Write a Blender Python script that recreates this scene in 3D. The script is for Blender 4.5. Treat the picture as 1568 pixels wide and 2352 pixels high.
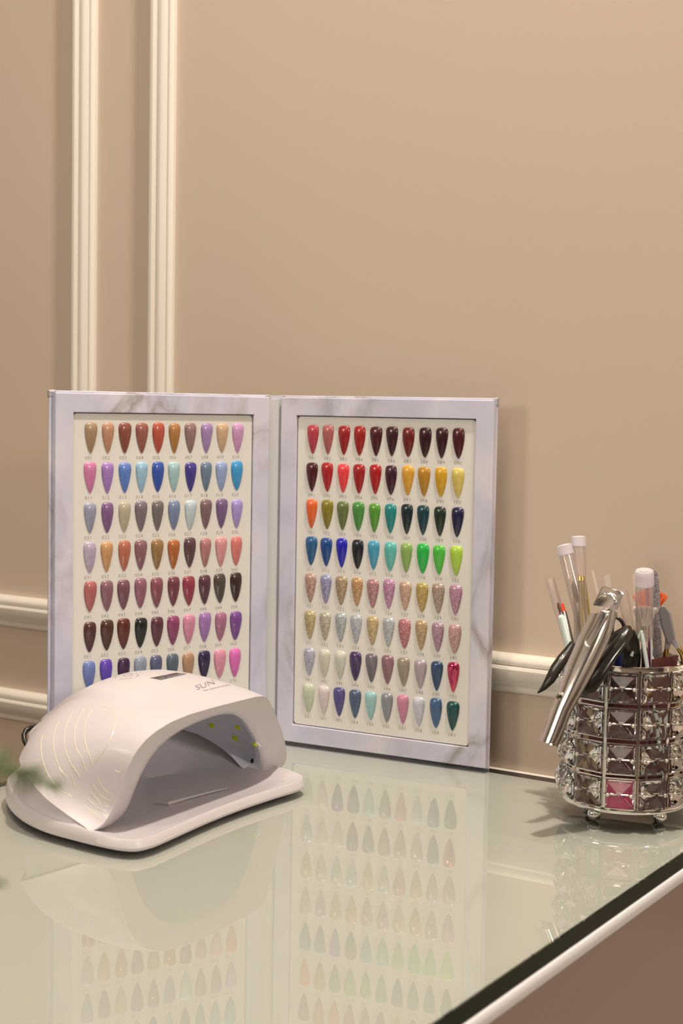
import bpy, math, random
import numpy as np
from mathutils import Vector, Matrix
from mathutils.bvhtree import BVHTree
random.seed(7); rng = np.random.default_rng(7)
C = bpy.context.scene.collection
for o in list(bpy.data.objects): bpy.data.objects.remove(o)

# ------------------------------------------------------------------ camera
# frame: wall plane runs along X, Y points into the wall, table top at z = TZ, camera above (0, 0)
TZ = 0.75
CAMH = 0.31
CF, CPIT, CROL, CYAW = 3412.0, math.radians(4.0065), math.radians(0.983), math.radians(-32.9456)
def ray(x, y):
    u = x - 784.0; v = y - 1176.0
    c, s = math.cos(CROL), math.sin(CROL)
    u, v = u*c + v*s, -u*s + v*c
    a, b = u/CF, -v/CF
    Y = math.cos(CPIT) + math.sin(CPIT)*b; Z = -math.sin(CPIT) + math.cos(CPIT)*b
    return Vector((a*math.cos(CYAW) + Y*math.sin(CYAW), -a*math.sin(CYAW) + Y*math.cos(CYAW), Z))
CAM = Vector((0, 0, TZ + CAMH))
def at(x, y, Y):                      # the point at distance Y from the camera towards the wall seen at a pixel
    r = ray(x, y); return CAM + r*(Y/r.y)
def onz(x, y, z):
    r = ray(x, y); return CAM + r*((z - CAMH)/r.z)
cd = bpy.data.cameras.new('camera'); cam = bpy.data.objects.new('camera', cd); C.objects.link(cam)
cd.sensor_fit = 'VERTICAL'; cd.sensor_height = 36.0; cd.lens = CF/2352*36.0; cd.clip_start = 0.02
fw = ray(784, 1176).normalized(); rt = (ray(884, 1176) - ray(684, 1176)).normalized(); up = rt.cross(fw).normalized()
M = Matrix((rt, up, -fw)).transposed().to_4x4(); M.translation = CAM
cam.matrix_world = M
cd.dof.use_dof = True; cd.dof.focus_distance = 1.23; cd.dof.aperture_fstop = 9.5
sc = bpy.context.scene; sc.camera = cam
sc.view_settings.view_transform = 'Standard'; sc.view_settings.look = 'None'
sc.view_settings.gamma = 1; sc.view_settings.use_curve_mapping = False
sc.view_settings.exposure = 0.0

# ------------------------------------------------------------------ light
w = bpy.data.worlds.new('world'); sc.world = w; w.use_nodes = True
nt = w.node_tree; nt.nodes.clear()
tc = nt.nodes.new('ShaderNodeTexCoord'); sep = nt.nodes.new('ShaderNodeSeparateXYZ'); mr = nt.nodes.new('ShaderNodeMapRange')
mr.inputs['From Min'].default_value = -1; mr.inputs['From Max'].default_value = 1
cr = nt.nodes.new('ShaderNodeValToRGB'); bg = nt.nodes.new('ShaderNodeBackground'); wo = nt.nodes.new('ShaderNodeOutputWorld')
e = cr.color_ramp.elements
e[0].position = 0.0; e[0].color = (.16, .12, .09, 1); e[1].position = 1.0; e[1].color = (1.15, .97, .76, 1)
for p, c_ in ((.42, (.26, .20, .155, 1)), (.52, (.62, .50, .385, 1)), (.72, (.98, .82, .64, 1))):
    n = e.new(p); n.color = c_
nt.links.new(tc.outputs['Generated'], sep.inputs[0]); nt.links.new(sep.outputs['Z'], mr.inputs['Value'])
nz = nt.nodes.new('ShaderNodeTexNoise'); nz.inputs['Scale'].default_value = 2.6; nz.inputs['Detail'].default_value = 1.5
mpw = nt.nodes.new('ShaderNodeMapping'); mpw.inputs['Scale'].default_value = (1, 1, .35)
nr = nt.nodes.new('ShaderNodeValToRGB'); ne = nr.color_ramp.elements
ne[0].position = .40; ne[0].color = (.22, .20, .19, 1); ne[1].position = .60; ne[1].color = (1.9, 1.75, 1.6, 1)  # bright and dark patches added for the chrome to reflect
ml = nt.nodes.new('ShaderNodeMix'); ml.data_type = 'RGBA'; ml.blend_type = 'MULTIPLY'; ml.inputs[0].default_value = 1
nt.links.new(tc.outputs['Generated'], mpw.inputs[0]); nt.links.new(mpw.outputs[0], nz.inputs['Vector']); nt.links.new(nz.outputs[0], nr.inputs[0])
nt.links.new(mr.outputs[0], cr.inputs[0]); nt.links.new(cr.outputs[0], ml.inputs[6]); nt.links.new(nr.outputs[0], ml.inputs[7]); nt.links.new(ml.outputs[2], bg.inputs[0]); nt.links.new(bg.outputs[0], wo.inputs[0])
bg.inputs[1].default_value = 0.26
def area(name, loc, target, size, power, col, shape='DISK', sy=None):
    l = bpy.data.lights.new(name, 'AREA'); l.shape = shape; l.size = size; l.energy = power; l.color = col
    if sy: l.size_y = sy
    o = bpy.data.objects.new(name, l); C.objects.link(o); o.location = loc
    o.rotation_euler = (Vector(target) - Vector(loc)).to_track_quat('-Z', 'Y').to_euler(); return o
area('ceiling_downlight', (-.74, .76, 2.85), (-.74, .8, 0), .09, 5, (1, .87, .72))
area('ceiling_downlight', (-.22, .84, 2.85), (-.28, .86, 0), .09, 39, (1, .87, .72))
area('overhead_front_fill', (-.3, -1.3, 2.5), (-.6, 1.0, .9), 1.0, 8, (1, .88, .75))  # added fill for surfaces that face the camera
area('wall_wash_fill', (-.55, .15, 2.88), (-.6, .5, .9), .7, 8, (1, .88, .75))  # added soft wash, brightens the upper wall
area('left_front_fill', (-1.25, -.45, 1.45), (-.80, .85, .85), .35, 5.4, (1, .86, .70))  # added fill for the left side of the nail lamp and base
area('right_side_fill', (1.5, .30, 1.55), (-.7, .95, .95), .22, 12, (1, .90, .78))  # added fill from the right for the lip and left page

# ------------------------------------------------------------------ helpers
def lin(h):
    h = h.lstrip('#'); v = [int(h[i:i+2], 16)/255 for i in (0, 2, 4)]
    return [(x/12.92 if x <= .04045 else ((x+.055)/1.055)**2.4) for x in v]
ILL = (1.0, 0.88, 0.72)
def alb(h, k=1.0, ill=ILL):
    return tuple(min(.95, k*c/i) for c, i in zip(lin(h), ill)) + (1,)
MATS = {}
def mat(name, col=(.8, .8, .8, 1), rough=.5, metal=0, spec=.5, coat=0, trans=0, ior=1.5, alpha=1, sub=0, emis=None, build=None):
    m = bpy.data.materials.new(name); m.use_nodes = True; b = m.node_tree.nodes['Principled BSDF']
    b.inputs['Base Color'].default_value = col if len(col) == 4 else tuple(col)+(1,)
    b.inputs['Roughness'].default_value = rough; b.inputs['Metallic'].default_value = metal
    b.inputs['Specular IOR Level'].default_value = spec; b.inputs['Coat Weight'].default_value = coat
    b.inputs['Coat Roughness'].default_value = .05
    b.inputs['Transmission Weight'].default_value = trans; b.inputs['IOR'].default_value = ior; b.inputs['Alpha'].default_value = alpha
    if sub: b.inputs['Subsurface Weight'].default_value = sub; b.inputs['Subsurface Radius'].default_value = (.004, .003, .002)
    if build: build(m.node_tree, b)
    MATS[name] = m; return m
def N(t, kind, **kw):
    n = t.nodes.new(kind)
    for k, v in kw.items():
        if k in n.inputs.keys(): n.inputs[k].default_value = v
        else: setattr(n, k, v)
    return n
def ramp(t, stops):
    n = t.nodes.new('ShaderNodeValToRGB'); e = n.color_ramp.elements
    e[0].position, e[0].color = stops[0]; e[1].position, e[1].color = stops[-1]
    for p, c_ in stops[1:-1]: x = e.new(p); x.color = c_
    return n
def bump(t, b, scale, strength, dist=.001, detail=3):
    tc = t.nodes.new('ShaderNodeTexCoord'); n = N(t, 'ShaderNodeTexNoise', Scale=scale, Detail=detail)
    bp = N(t, 'ShaderNodeBump', Strength=strength, Distance=dist)
    t.links.new(tc.outputs['Object'], n.inputs['Vector']); t.links.new(n.outputs[0], bp.inputs['Height']); t.links.new(bp.outputs[0], b.inputs['Normal'])

def mesh(name, v, f, m, parent=None, angle=40, smooth=True, mi=None, origin=None):
    """one mesh object; vertices in world space, stored relative to the parent chain's origin"""
    me = bpy.data.meshes.new(name)
    off = Vector((0, 0, 0))
    if origin is not None: off = Vector(origin)
    elif parent is not None: off = Vector(parent.get('_o', (0, 0, 0)))
    me.from_pydata([tuple(Vector(p) - off) for p in v], [], [tuple(q) for q in f]); me.validate()
    ms = m if isinstance(m, (list, tuple)) else [m]
    for x in ms: me.materials.append(x)
    if mi: me.polygons.foreach_set('material_index', mi)
    if smooth:
        me.polygons.foreach_set('use_smooth', [True]*len(me.polygons)); me.set_sharp_from_angle(angle=math.radians(angle))
    me.update()
    o = bpy.data.objects.new(name, me); C.objects.link(o)
    if parent is not None:
        o.parent = parent
        if '_o' in parent: o['_o'] = tuple(off)
        o.location = off - Vector(parent.get('_o', (0, 0, 0)))
    else: o.location = off
    return o
def thing(name, label, cat, loc=(0, 0, 0), group=None):
    o = bpy.data.objects.new(name, None); C.objects.link(o); o.location = loc; o.empty_display_size = .01
    o['label'] = label; o['category'] = cat; o['_o'] = tuple(loc)
    if group: o['group'] = group
    return o
def tag(o, label=None, cat=None, group=None, kind=None):
    if label: o['label'] = label
    if cat: o['category'] = cat
    if group: o['group'] = group
    if kind: o['kind'] = kind
    return o
class MB:
    def __init__(s): s.v = []; s.f = []; s.mi = []
    def add(s, v, f, mi=0):
        n = len(s.v); s.v += [Vector(p) for p in v]; s.f += [[i+n for i in q] for q in f]; s.mi += [mi]*len(f)
    def build(s, name, m, parent=None, **k): return mesh(name, s.v, s.f, m, parent, mi=s.mi, **k)
def boxvf(p0, p1):
    x0, y0, z0 = p0; x1, y1, z1 = p1
    v = [(x, y, z) for z in (z0, z1) for y in (y0, y1) for x in (x0, x1)]
    return v, [(0, 2, 3, 1), (4, 5, 7, 6), (0, 1, 5, 4), (1, 3, 7, 5), (3, 2, 6, 7), (2, 0, 4, 6)]
def obox(o, ax, ay, az, sx, sy, sz):   # box from corner o along unit axes
    o = Vector(o); ax, ay, az = Vector(ax)*sx, Vector(ay)*sy, Vector(az)*sz
    v = [o + ax*i + ay*j + az*k for k in (0, 1) for j in (0, 1) for i in (0, 1)]
    return v, [(0, 2, 3, 1), (4, 5, 7, 6), (0, 1, 5, 4), (1, 3, 7, 5), (3, 2, 6, 7), (2, 0, 4, 6)]
def loft(rings, cap=True, closed=True):
    v = [p for r in rings for p in r]; n = len(rings[0]); f = []
    for i in range(len(rings)-1):
        for j in range(n if closed else n-1):
            k = (j+1) % n; f.append((i*n+j, i*n+k, (i+1)*n+k, (i+1)*n+j))
    if cap: f.append(tuple(range(n))[::-1]); f.append(tuple((len(rings)-1)*n+j for j in range(n)))
    return v, f
def frame(d):
    d = d.normalized(); a = Vector((0, 0, 1)) if abs(d.z) < .9 else Vector((1, 0, 0))
    x = d.cross(a).normalized(); return x, d.cross(x).normalized()
def tube(path, rad, n=16, cap=True, flat=1.0, side=None):
    path = [Vector(p) for p in path]
    if not isinstance(rad, (list, tuple)): rad = [rad]*len(path)
    rings = []; x0 = None
    for i, p in enumerate(path):
        d = (path[min(i+1, len(path)-1)] - path[max(i-1, 0)])
        x, y = frame(d)
        if side is not None:
            x = (Vector(side) - d.normalized()*Vector(side).dot(d.normalized())).normalized(); y = d.normalized().cross(x)
        elif x0 is not None:
            x = (x0 - d.normalized()*x0.dot(d.normalized())).normalized(); y = d.normalized().cross(x)
        x0 = x
        rings.append([p + x*rad[i]*math.cos(2*math.pi*k/n) + y*rad[i]*flat*math.sin(2*math.pi*k/n) for k in range(n)])
    return loft(rings, cap)
def lathe(o, prof, n=48, axis=(0, 0, 1), x=None, cap=False):
    o = Vector(o); a = Vector(axis).normalized(); xx, yy = frame(a)
    rings = [[o + a*z + xx*r*math.cos(2*math.pi*k/n) + yy*r*math.sin(2*math.pi*k/n) for k in range(n)] for r, z in prof]
    return loft(rings, cap)
def ball(o, r, n=12, m=8):
    return lathe(o, [(max(1e-5, r*math.sin(math.pi*i/m)), -r*math.cos(math.pi*i/m)) for i in range(m+1)], n)
def extrude_profile(prof, fn0, fn1):   # profile list of (a,b); fn maps to 3D at either end
    r0 = [fn0(a, b) for a, b in prof]; r1 = [fn1(a, b) for a, b in prof]
    return loft([r0, r1], True)
def textmesh(s, size=1.0, thin=0.0, align='CENTER', space=1.0):
    cu = bpy.data.curves.new('t', 'FONT'); cu.body = s; cu.size = size; cu.align_x = align; cu.offset = thin; cu.resolution_u = 3; cu.space_character = space
    ob = bpy.data.objects.new('t', cu); C.objects.link(ob); dg = bpy.context.evaluated_depsgraph_get()
    me = ob.evaluated_get(dg).to_mesh(); v = [tuple(x.co) for x in me.vertices]; f = [tuple(p.vertices) for p in me.polygons]
    ob.evaluated_get(dg).to_mesh_clear(); bpy.data.objects.remove(ob); bpy.data.curves.remove(cu)
    return v, f

# ------------------------------------------------------------------ materials
def wallb(t, b):
    tc = t.nodes.new('ShaderNodeTexCoord'); n = N(t, 'ShaderNodeTexNoise', Scale=1.6, Detail=2.0)
    r = ramp(t, [(0.3, alb('c8ac8e', .95)), (0.7, alb('cdb295', .95))])
    t.links.new(tc.outputs['Object'], n.inputs['Vector']); t.links.new(n.outputs[0], r.inputs[0]); t.links.new(r.outputs[0], b.inputs['Base Color'])
    n2 = N(t, 'ShaderNodeTexNoise', Scale=260, Detail=4.0); bp = N(t, 'ShaderNodeBump', Strength=.10, Distance=.0006)
    t.links.new(tc.outputs['Object'], n2.inputs['Vector']); t.links.new(n2.outputs[0], bp.inputs['Height']); t.links.new(bp.outputs[0], b.inputs['Normal'])
M_wall = mat('wall_paint', rough=.62, build=wallb)
M_trim = mat('trim_paint', alb('dccbb3'), rough=.38, build=lambda t, b: bump(t, b, 300, .06))
M_floor = mat('floor_tile', (.30, .24, .19, 1), rough=.4)
M_glasspane = bpy.data.materials.new('clear_table_glass'); M_glasspane.use_nodes = True
def glasspane(m, refl=True, tint=(.965, .985, .965, 1)):
    t = m.node_tree; t.nodes.clear(); out = N(t, 'ShaderNodeOutputMaterial'); tr = N(t, 'ShaderNodeBsdfTransparent'); tr.inputs[0].default_value = tint
    if not refl: t.links.new(tr.outputs[0], out.inputs[0]); return
    gl = N(t, 'ShaderNodeBsdfGlossy', Roughness=.0); gl.inputs[0].default_value = (1, 1, 1, 1)
    fr = N(t, 'ShaderNodeFresnel', IOR=1.52); mx = N(t, 'ShaderNodeMixShader')
    t.links.new(fr.outputs[0], mx.inputs[0]); t.links.new(tr.outputs[0], mx.inputs[1]); t.links.new(gl.outputs[0], mx.inputs[2]); t.links.new(mx.outputs[0], out.inputs[0])
glasspane(M_glasspane)
M_glassunder = bpy.data.materials.new('table_glass_underside'); M_glassunder.use_nodes = True; glasspane(M_glassunder, False, (1, 1, 1, 1))
M_glassedge = mat('table_glass_edge', (.006, .016, .009, 1), rough=.12, spec=.18)
M_worktop = mat('cream_lacquer', alb('d4c8b2', .66), rough=.4)
M_edge = mat('white_edge_banding', alb('e6dccf', 1.08), rough=.25)
M_taupe = mat('taupe_gloss_panel', alb('9a8070', 1.0), rough=.12)

# ------------------------------------------------------------------ the room
WY = 1.165
def struct(name, v, f, m, **k):
    o = mesh(name, v, f, m, **k); o['kind'] = 'structure'; return o
struct('wall_back', *boxvf((-3.2, WY, 0), (2.2, WY+.1, 3.0)), M_wall, smooth=False)
struct('floor', *boxvf((-3.2, -2.5, -.05), (2.2, WY, 0)), M_floor, smooth=False)
# mouldings: profile (a across, b proud of the wall); a = 0 at the top/right edge
def arc(a0, b0, a1, b1, bulge, n=7):
    r = []
    for i in range(n+1):
        t = i/n; r.append((a0+(a1-a0)*t + bulge[0]*math.sin(math.pi*t), b0+(b1-b0)*t + bulge[1]*math.sin(math.pi*t)))
    return r
prof_rail = ([(0, 0), (0, .0075)] + arc(.0008, .0085, .0088, .0110, (0, .0015), 5) + [(.0092, .0095), (.0098, .0095)]
             + [(.0100, .0130), (.0125, .0142), (.016, .0140), (.020, .0125), (.0235, .0098), (.0262, .0068), (.0275, .0060), (.0280, .0045), (.0325, .0040), (.0340, .0030), (.035, 0)])
def rail(name, zt, x0, x1):
    r = lambda x: (lambda a, b: Vector((x, WY-b, TZ+zt-a)))
    return struct(name, *extrude_profile(prof_rail, r(x0), r(x1)), M_trim, angle=25)
prof_v = ([(0, 0), (0, .004)] + arc(.0006, .0048, .0050, .0070, (0, .0012), 4) + [(.0056, .0060)]
          + arc(.0060, .0085, .0156, .0105, (0, .0016), 6) + [(.0160, .0092), (.0168, .0092)]
          + [(.0172, .0125), (.0195, .0138), (.0225, .0136), (.0255, .0118), (.0285, .0085), (.0305, .005), (.0315, 0)])
def vtrim(name, xr, z0, z1):
    r = lambda z: (lambda a, b: Vector((xr-a, WY-b, z)))
    return struct(name, *extrude_profile(prof_v, r(z0), r(z1)), M_trim, angle=25)
XR1, XR2 = -1.0625, -.9583
rail('trim_1', .0985, -3.2, XR1); rail('trim_2', .0985, XR2-.0315, 2.2)
rail('trim_3', -.0050, -3.2, XR1); rail('trim_4', -.0050, XR2-.0315, 2.2)
vtrim('trim_5', XR1, TZ+.0985, 3.0); vtrim('trim_6', XR2, TZ+.0985, 3.0)
vtrim('trim_7', XR1, .15, TZ-.0385); vtrim('trim_8', XR2, .15, TZ-.0385)

# ------------------------------------------------------------------ table
TX0, TX1, TY0, TY1 = -.880, -.3549, -.10, 1.1395
t = thing('manicure_table', 'taupe gloss manicure table with cream top and white edge, standing against the wall', 'table', ((TX0+TX1)/2, .5, 0))
GT = .0107; GU = .0027
mb = MB(); mb.add(*boxvf((TX0+.002, TY0+.002, TZ-GT-.012), (TX1-.0022, TY1-.002, TZ-GU-.0003)))
mb.build('worktop', M_worktop, t, smooth=False)
def band(x0, x1, y0, y1):
    pr = [(0, -.0002), (.0, .0012), (-.0012, .0022), (-.0088, .0022), (-.0100, .0012), (-.0100, -.0002)]
    return pr
mb = MB()
r0 = lambda y: [Vector((TX1-.0012+b, y, TZ-GT-.0006+a)) for a, b in band(0, 0, 0, 0)]
mb.add(*loft([r0(TY0), r0(TY1)], True))
r1 = lambda y: [Vector((TX0+.001-b, y, TZ-GT-.0006+a)) for a, b in band(0, 0, 0, 0)]
mb.add(*loft([r1(TY1), r1(TY0)], True))
mb.build('white_edge_strip', M_edge, t, angle=60)
bx = boxvf((TX0+.012, TY0+.012, TZ-.20), (TX1-.0020, TY1-.006, TZ-GT-.0115)); mesh('drawer_case', *bx, M_taupe, t, smooth=False)
for x0 in (TX0+.012, TX1-.034):
    mesh('side_panel', *boxvf((x0, TY0+.02, 0), (x0+.032, TY1-.02, TZ-.20)), M_taupe, t, smooth=False)
mb = MB(); K_ = .0016
def rect(k, z): return [Vector((TX0+k, TY0+k, TZ+z)), Vector((TX1-k, TY0+k, TZ+z)), Vector((TX1-k, TY1-k, TZ+z)), Vector((TX0+k, TY1-k, TZ+z))]
mb.add(rect(0, 0), [(0, 1, 2, 3)], 0)
mb.add(rect(K_, -GU), [(0, 1, 2, 3)], 1)
v, f = loft([rect(0, 0), rect(0, -GT), rect(K_, -GT), rect(K_, -GU)], cap=False); mb.add(v, f, 2)
v, f = loft([rect(0, -.0002), rect(K_, -.0002)], cap=False); mb.add(v, f, 2)
g = mb.build('glass_sheet', [M_glasspane, M_glassunder, M_glassedge], None, smooth=False, origin=((TX0+TX1)/2, .5, TZ))
tag(g, 'clear glass sheet with dark green edge lying on the cream table top', 'glass sheet')

# ------------------------------------------------------------------ colour chart book
W_, H_, ML, MT, MR, MBt = .2092, .3189, .0164, .0164, .0165, .0181
GX, GY, PX, PY = .0327, .0308, .0160, .0339
def marble(t, b):
    tc = t.nodes.new('ShaderNodeTexCoord'); mp = N(t, 'ShaderNodeMapping'); mp.inputs['Scale'].default_value = (1, 1, .75)
    n0 = N(t, 'ShaderNodeTexNoise', Scale=16, Detail=4.0, Distortion=.6)
    base = ramp(t, [(.25, alb('a9a1a6', 1.12)), (.45, alb('b7adb0', 1.12)), (.6, alb('bfb4b2', 1.12)), (.78, alb('d0c3b7', 1.1))])
    n1 = N(t, 'ShaderNodeTexNoise', Scale=11, Detail=6.0, Distortion=.9, Roughness=.55)
    sub = N(t, 'ShaderNodeMath', operation='SUBTRACT'); sub.inputs[1].default_value = .5
    ab = N(t, 'ShaderNodeMath', operation='ABSOLUTE')
    vr = ramp(t, [(0, (.85, .85, .85, 1)), (.02, (.5, .5, .5, 1)), (.085, (0, 0, 0, 1))])
    n2 = N(t, 'ShaderNodeTexNoise', Scale=9, Detail=2.0); g2 = ramp(t, [(.43, (0, 0, 0, 1)), (.62, (.9, .9, .9, 1))])
    ml = N(t, 'ShaderNodeMath', operation='MULTIPLY'); mx = N(t, 'ShaderNodeMix', data_type='RGBA')
    L = t.links.new
    L(tc.outputs['Object'], mp.inputs[0])
    for n in (n0, n1, n2): L(mp.outputs[0], n.inputs['Vector'])
    L(n0.outputs[0], base.inputs[0]); L(n1.outputs[0], sub.inputs[0]); L(sub.outputs[0], ab.inputs[0]); L(ab.outputs[0], vr.inputs[0])
    L(n2.outputs[0], g2.inputs[0]); L(vr.outputs[0], ml.inputs[0]); L(g2.outputs[0], ml.inputs[1])
    L(ml.outputs[0], mx.inputs[0]); L(base.outputs[0], mx.inputs[6]); mx.inputs[7].default_value = alb('8a7c6c')
    L(mx.outputs[2], b.inputs['Base Color'])
M_marble = mat('lavender_marble_paper', rough=.33, build=marble)
M_lining = mat('cream_lining_paper', alb('cdc2b4', .92), rough=.5)
M_card = mat('cream_swatch_card', alb('d8ccb8', .98), rough=.42)
M_ink = mat('grey_print', alb('6e665e'), rough=.6)
M_shadow = mat('card_gap_shade', alb('6a5e5c'), rough=.6)  # dark colour standing in for shade around the card
book = thing('nail_color_chart_book', 'open marble-patterned nail colour chart book standing upright behind the white lamp', 'colour chart book', (-.79, 1.105, TZ))
class Page:
    def __init__(s, ox, oy, dx, dy, side):
        s.o = Vector((ox, oy, TZ)); s.d = Vector((dx, dy, 0)).normalized(); s.b = Vector((-s.d.y, s.d.x, 0)); s.side = side
    def p(s, a, z, dep=0): return s.o + s.d*a + s.b*dep + Vector((0, 0, z))
L_ = Page(-.8718, .9066, .0793, .1935, 'L'); R_ = Page(-.7881, 1.1113, .2084, .0180, 'R')
BT, CT, REC = .0060, .0026, .0024
def page_block(P):
    ov = .0030 if P.side == 'L' else .0006
    # frame block with window recess
    z0 = .0016
    o = [(0, z0), (W_, z0), (W_, H_), (0, H_)]; i = [(ML, MBt), (W_-MR, MBt), (W_-MR, H_-MT), (ML, H_-MT)]
    r = .0007
    def rr(pts, ins, dep): 
        cx = sum(a for a, _ in pts)/4; cz = sum(z for _, z in pts)/4
        return [P.p(a + (ins if a < cx else -ins), z + (ins if z < cz else -ins), dep) for a, z in pts]
    rings = [rr(o, 0, BT), rr(o, 0, r*1.3), rr(o, r*.4, r*.4), rr(o, r*1.3, 0), rr(i, -r*.9, 0), rr(i, -r*.2, r*.3), rr(i, 0, r), rr(i, 0, REC+.0006)]
    v, f = loft(rings, cap=False)
    fr = mesh('marble_frame', v, f, M_marble, book, angle=18)
    # cover board
    a0 = -ov if P.side == 'L' else -.0005; a1 = W_ + (.0006 if P.side == 'L' else ov)
    c = [(a0, .0), (a1, .0), (a1, H_+.0017), (a0, H_+.0017)]
    q = .0006
    rings = [rr(c, q, BT+.0001), rr(c, 0, BT+q), rr(c, 0, BT+CT-q), rr(c, q, BT+CT)]
    mesh('cover_board', *loft(rings, cap=True), M_marble, book, angle=18)
    # card with rounded corners
    g = .0008; R = .0032; pts = []
    x0, x1, zz0, zz1 = ML+g, W_-MR-g, MBt+g, H_-MT-g
    for cx, cz, a in ((x1-R, zz1-R, 0), (x0+R, zz1-R, 90), (x0+R, zz0+R, 180), (x1-R, zz0+R, 270)):
        for k in range(7):
            th = math.radians(a+15*k); pts.append((cx+R*math.cos(th), cz+R*math.sin(th)))
    mbc = MB()
    v, f = loft([[P.p(a, z, REC+.0006) for a, z in pts], [P.p(a, z, REC) for a, z in pts]], cap=True)
    mbc.add(v, f, 0)
    rows = 7 if P.side == 'L' else 8; first = 1 if P.side == 'L' else 81
    for j in range(rows):
        for k in range(10):
            s = '%03d' % (first + j*10 + k)
            if (j, P.side) == (6, 'L') and k < 8: continue
            tv, tf = textmesh(s, .0042, -.00006, space=1.18)
            cx = GX+k*PX - (.0014 if P.side == 'L' else .0005) + float(rng.normal(0, .0001)); cz = GY+(7-j)*PY - .0022 - .00305
            mbc.add([P.p(cx+x, cz+y, REC-.00007) for x, y, _ in tv], tf, 1)
    # creases of the card, left page only
    card = mbc.build('swatch_card', [M_card, M_ink], book, smooth=False)
    v, f = boxvf((0, 0, 0), (0, 0, 0))
    back = [(ML-.0002, MBt-.0002), (W_-MR+.0002, MBt-.0002), (W_-MR+.0002, H_-MT+.0002), (ML-.0002, H_-MT+.0002)]
    mesh('gap_shade_backing', [P.p(a, z, d) for d in (REC+.0007, REC+.0012) for a, z in back], [(0, 3, 2, 1), (4, 5, 6, 7), (0, 1, 5, 4), (1, 2, 6, 5), (2, 3, 7, 6), (3, 0, 4, 7)], M_shadow, book, smooth=False)  # added dark sheet, paints the shade in the gap around the card
    return card
# nail shapes
def nailmesh(kind):
    prof = {0: [(0, .02, .45), (.03, .15, .7), (.08, .27, 1.0), (.16, .43, 1.45), (.28, .60, 2.0), (.42, .76, 2.5), (.56, .89, 2.95), (.70, .975, 3.3), (.80, 1.0, 3.35), (.88, .98, 3.15), (.94, .88, 2.7), (.975, .70, 2.1), (.993, .45, 1.5), (1, .22, 1.0)],
            1: [(0, .03, .45), (.03, .17, .7), (.08, .30, 1.0), (.16, .47, 1.45), (.28, .66, 2.0), (.42, .82, 2.5), (.56, .94, 2.95), (.70, 1.0, 3.3), (.82, .99, 3.3), (.90, .93, 3.0), (.95, .84, 2.6), (.98, .70, 2.0), (.995, .50, 1.4), (1, .35, 1.0)]}[kind]
    Wn, Ln = .00575, .0262; v = []; f = []; n = 13
    for s, wr, h in prof:
        z = s*Ln; hw = Wn*wr; hh = h*.001
        ring = []
        for k in range(n):
            u = -1 + 2*k/(n-1); ring.append((hw*math.sin(u*math.pi/2), -(.0006 + (hh-.0006)*math.cos(u*math.pi/2)**.9 if abs(u) < .999 else .0005), z))
        ring = [(ring[0][0], .0001, z)] + ring + [(ring[-1][0], .0001, z)]
        v += ring
    m_ = n+2
    for i in range(len(prof)-1):
        for j in range(m_-1): f.append((i*m_+j, i*m_+j+1, (i+1)*m_+j+1, (i+1)*m_+j))
    f.append(tuple(range(m_))[::-1]); f.append(tuple((len(prof)-1)*m_+j for j in range(m_)))
    me = bpy.data.meshes.new('nail_tip'); me.from_pydata(v, [], f); me.polygons.foreach_set('use_smooth', [True]*len(f)); me.set_sharp_from_angle(angle=math.radians(60))
    me.materials.append(M_card); return me
NM = [nailmesh(0), nailmesh(1)]
def nailmat(num, hexc, kind):
    k = 1.0
    if kind == 's':
        def bd(t, b):
            tc = t.nodes.new('ShaderNodeTexCoord'); n = N(t, 'ShaderNodeTexNoise', Scale=220, Detail=2.0)
            r = ramp(t, [(.3, alb(hexc, .76)), (.7, alb(hexc, .90))])
            t.links.new(tc.outputs['Object'], n.inputs['Vector']); t.links.new(n.outputs[0], r.inputs[0]); t.links.new(r.outputs[0], b.inputs['Base Color'])
        return mat('polish_%03d' % num, alb(hexc), rough=.30, coat=.6, build=bd)
    if kind == 'm':   # pearly
        return mat('polish_%03d' % num, alb(hexc, .9), rough=.3, metal=.3, coat=.8)
    if kind == 'c':
        return mat('polish_%03d' % num, alb(hexc, 1.6), rough=.16, metal=.9, coat=1)
    def gd(t, b):
        tc = t.nodes.new('ShaderNodeTexCoord'); vo = N(t, 'ShaderNodeTexVoronoi', Scale=2600); vo.inputs['Randomness'].default_value = 1
        r = ramp(t, [(.0, alb(hexc, .62)), (.5, alb(hexc, .95)), (.85, alb(hexc, 1.35)), (1, (.95, .9, .8, 1))] if kind == 'g' else [(.0, alb(hexc, .7)), (.8, alb(hexc, .95)), (1, alb(hexc, 1.7))])
        hs = N(t, 'ShaderNodeMix', data_type='RGBA'); hs.inputs[0].default_value = .11 if kind == 'g' else .03
        sp = t.nodes.new('ShaderNodeSeparateColor')
        L = t.links.new; L(tc.outputs['Object'], vo.inputs['Vector']); L(vo.outputs['Color'], sp.inputs[0]); L(sp.outputs[0], r.inputs[0])
        L(r.outputs[0], hs.inputs[6]); L(vo.outputs['Color'], hs.inputs[7]); L(hs.outputs[2], b.inputs['Base Color'])
        nm = N(t, 'ShaderNodeBump', Strength=.25 if kind == 'g' else .08, Distance=.0004); L(sp.outputs[1], nm.inputs['Height']); L(nm.outputs[0], b.inputs['Normal'])
    return mat('polish_%03d' % num, alb(hexc), rough=.33, metal=.4, coat=.7, build=gd)
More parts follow.
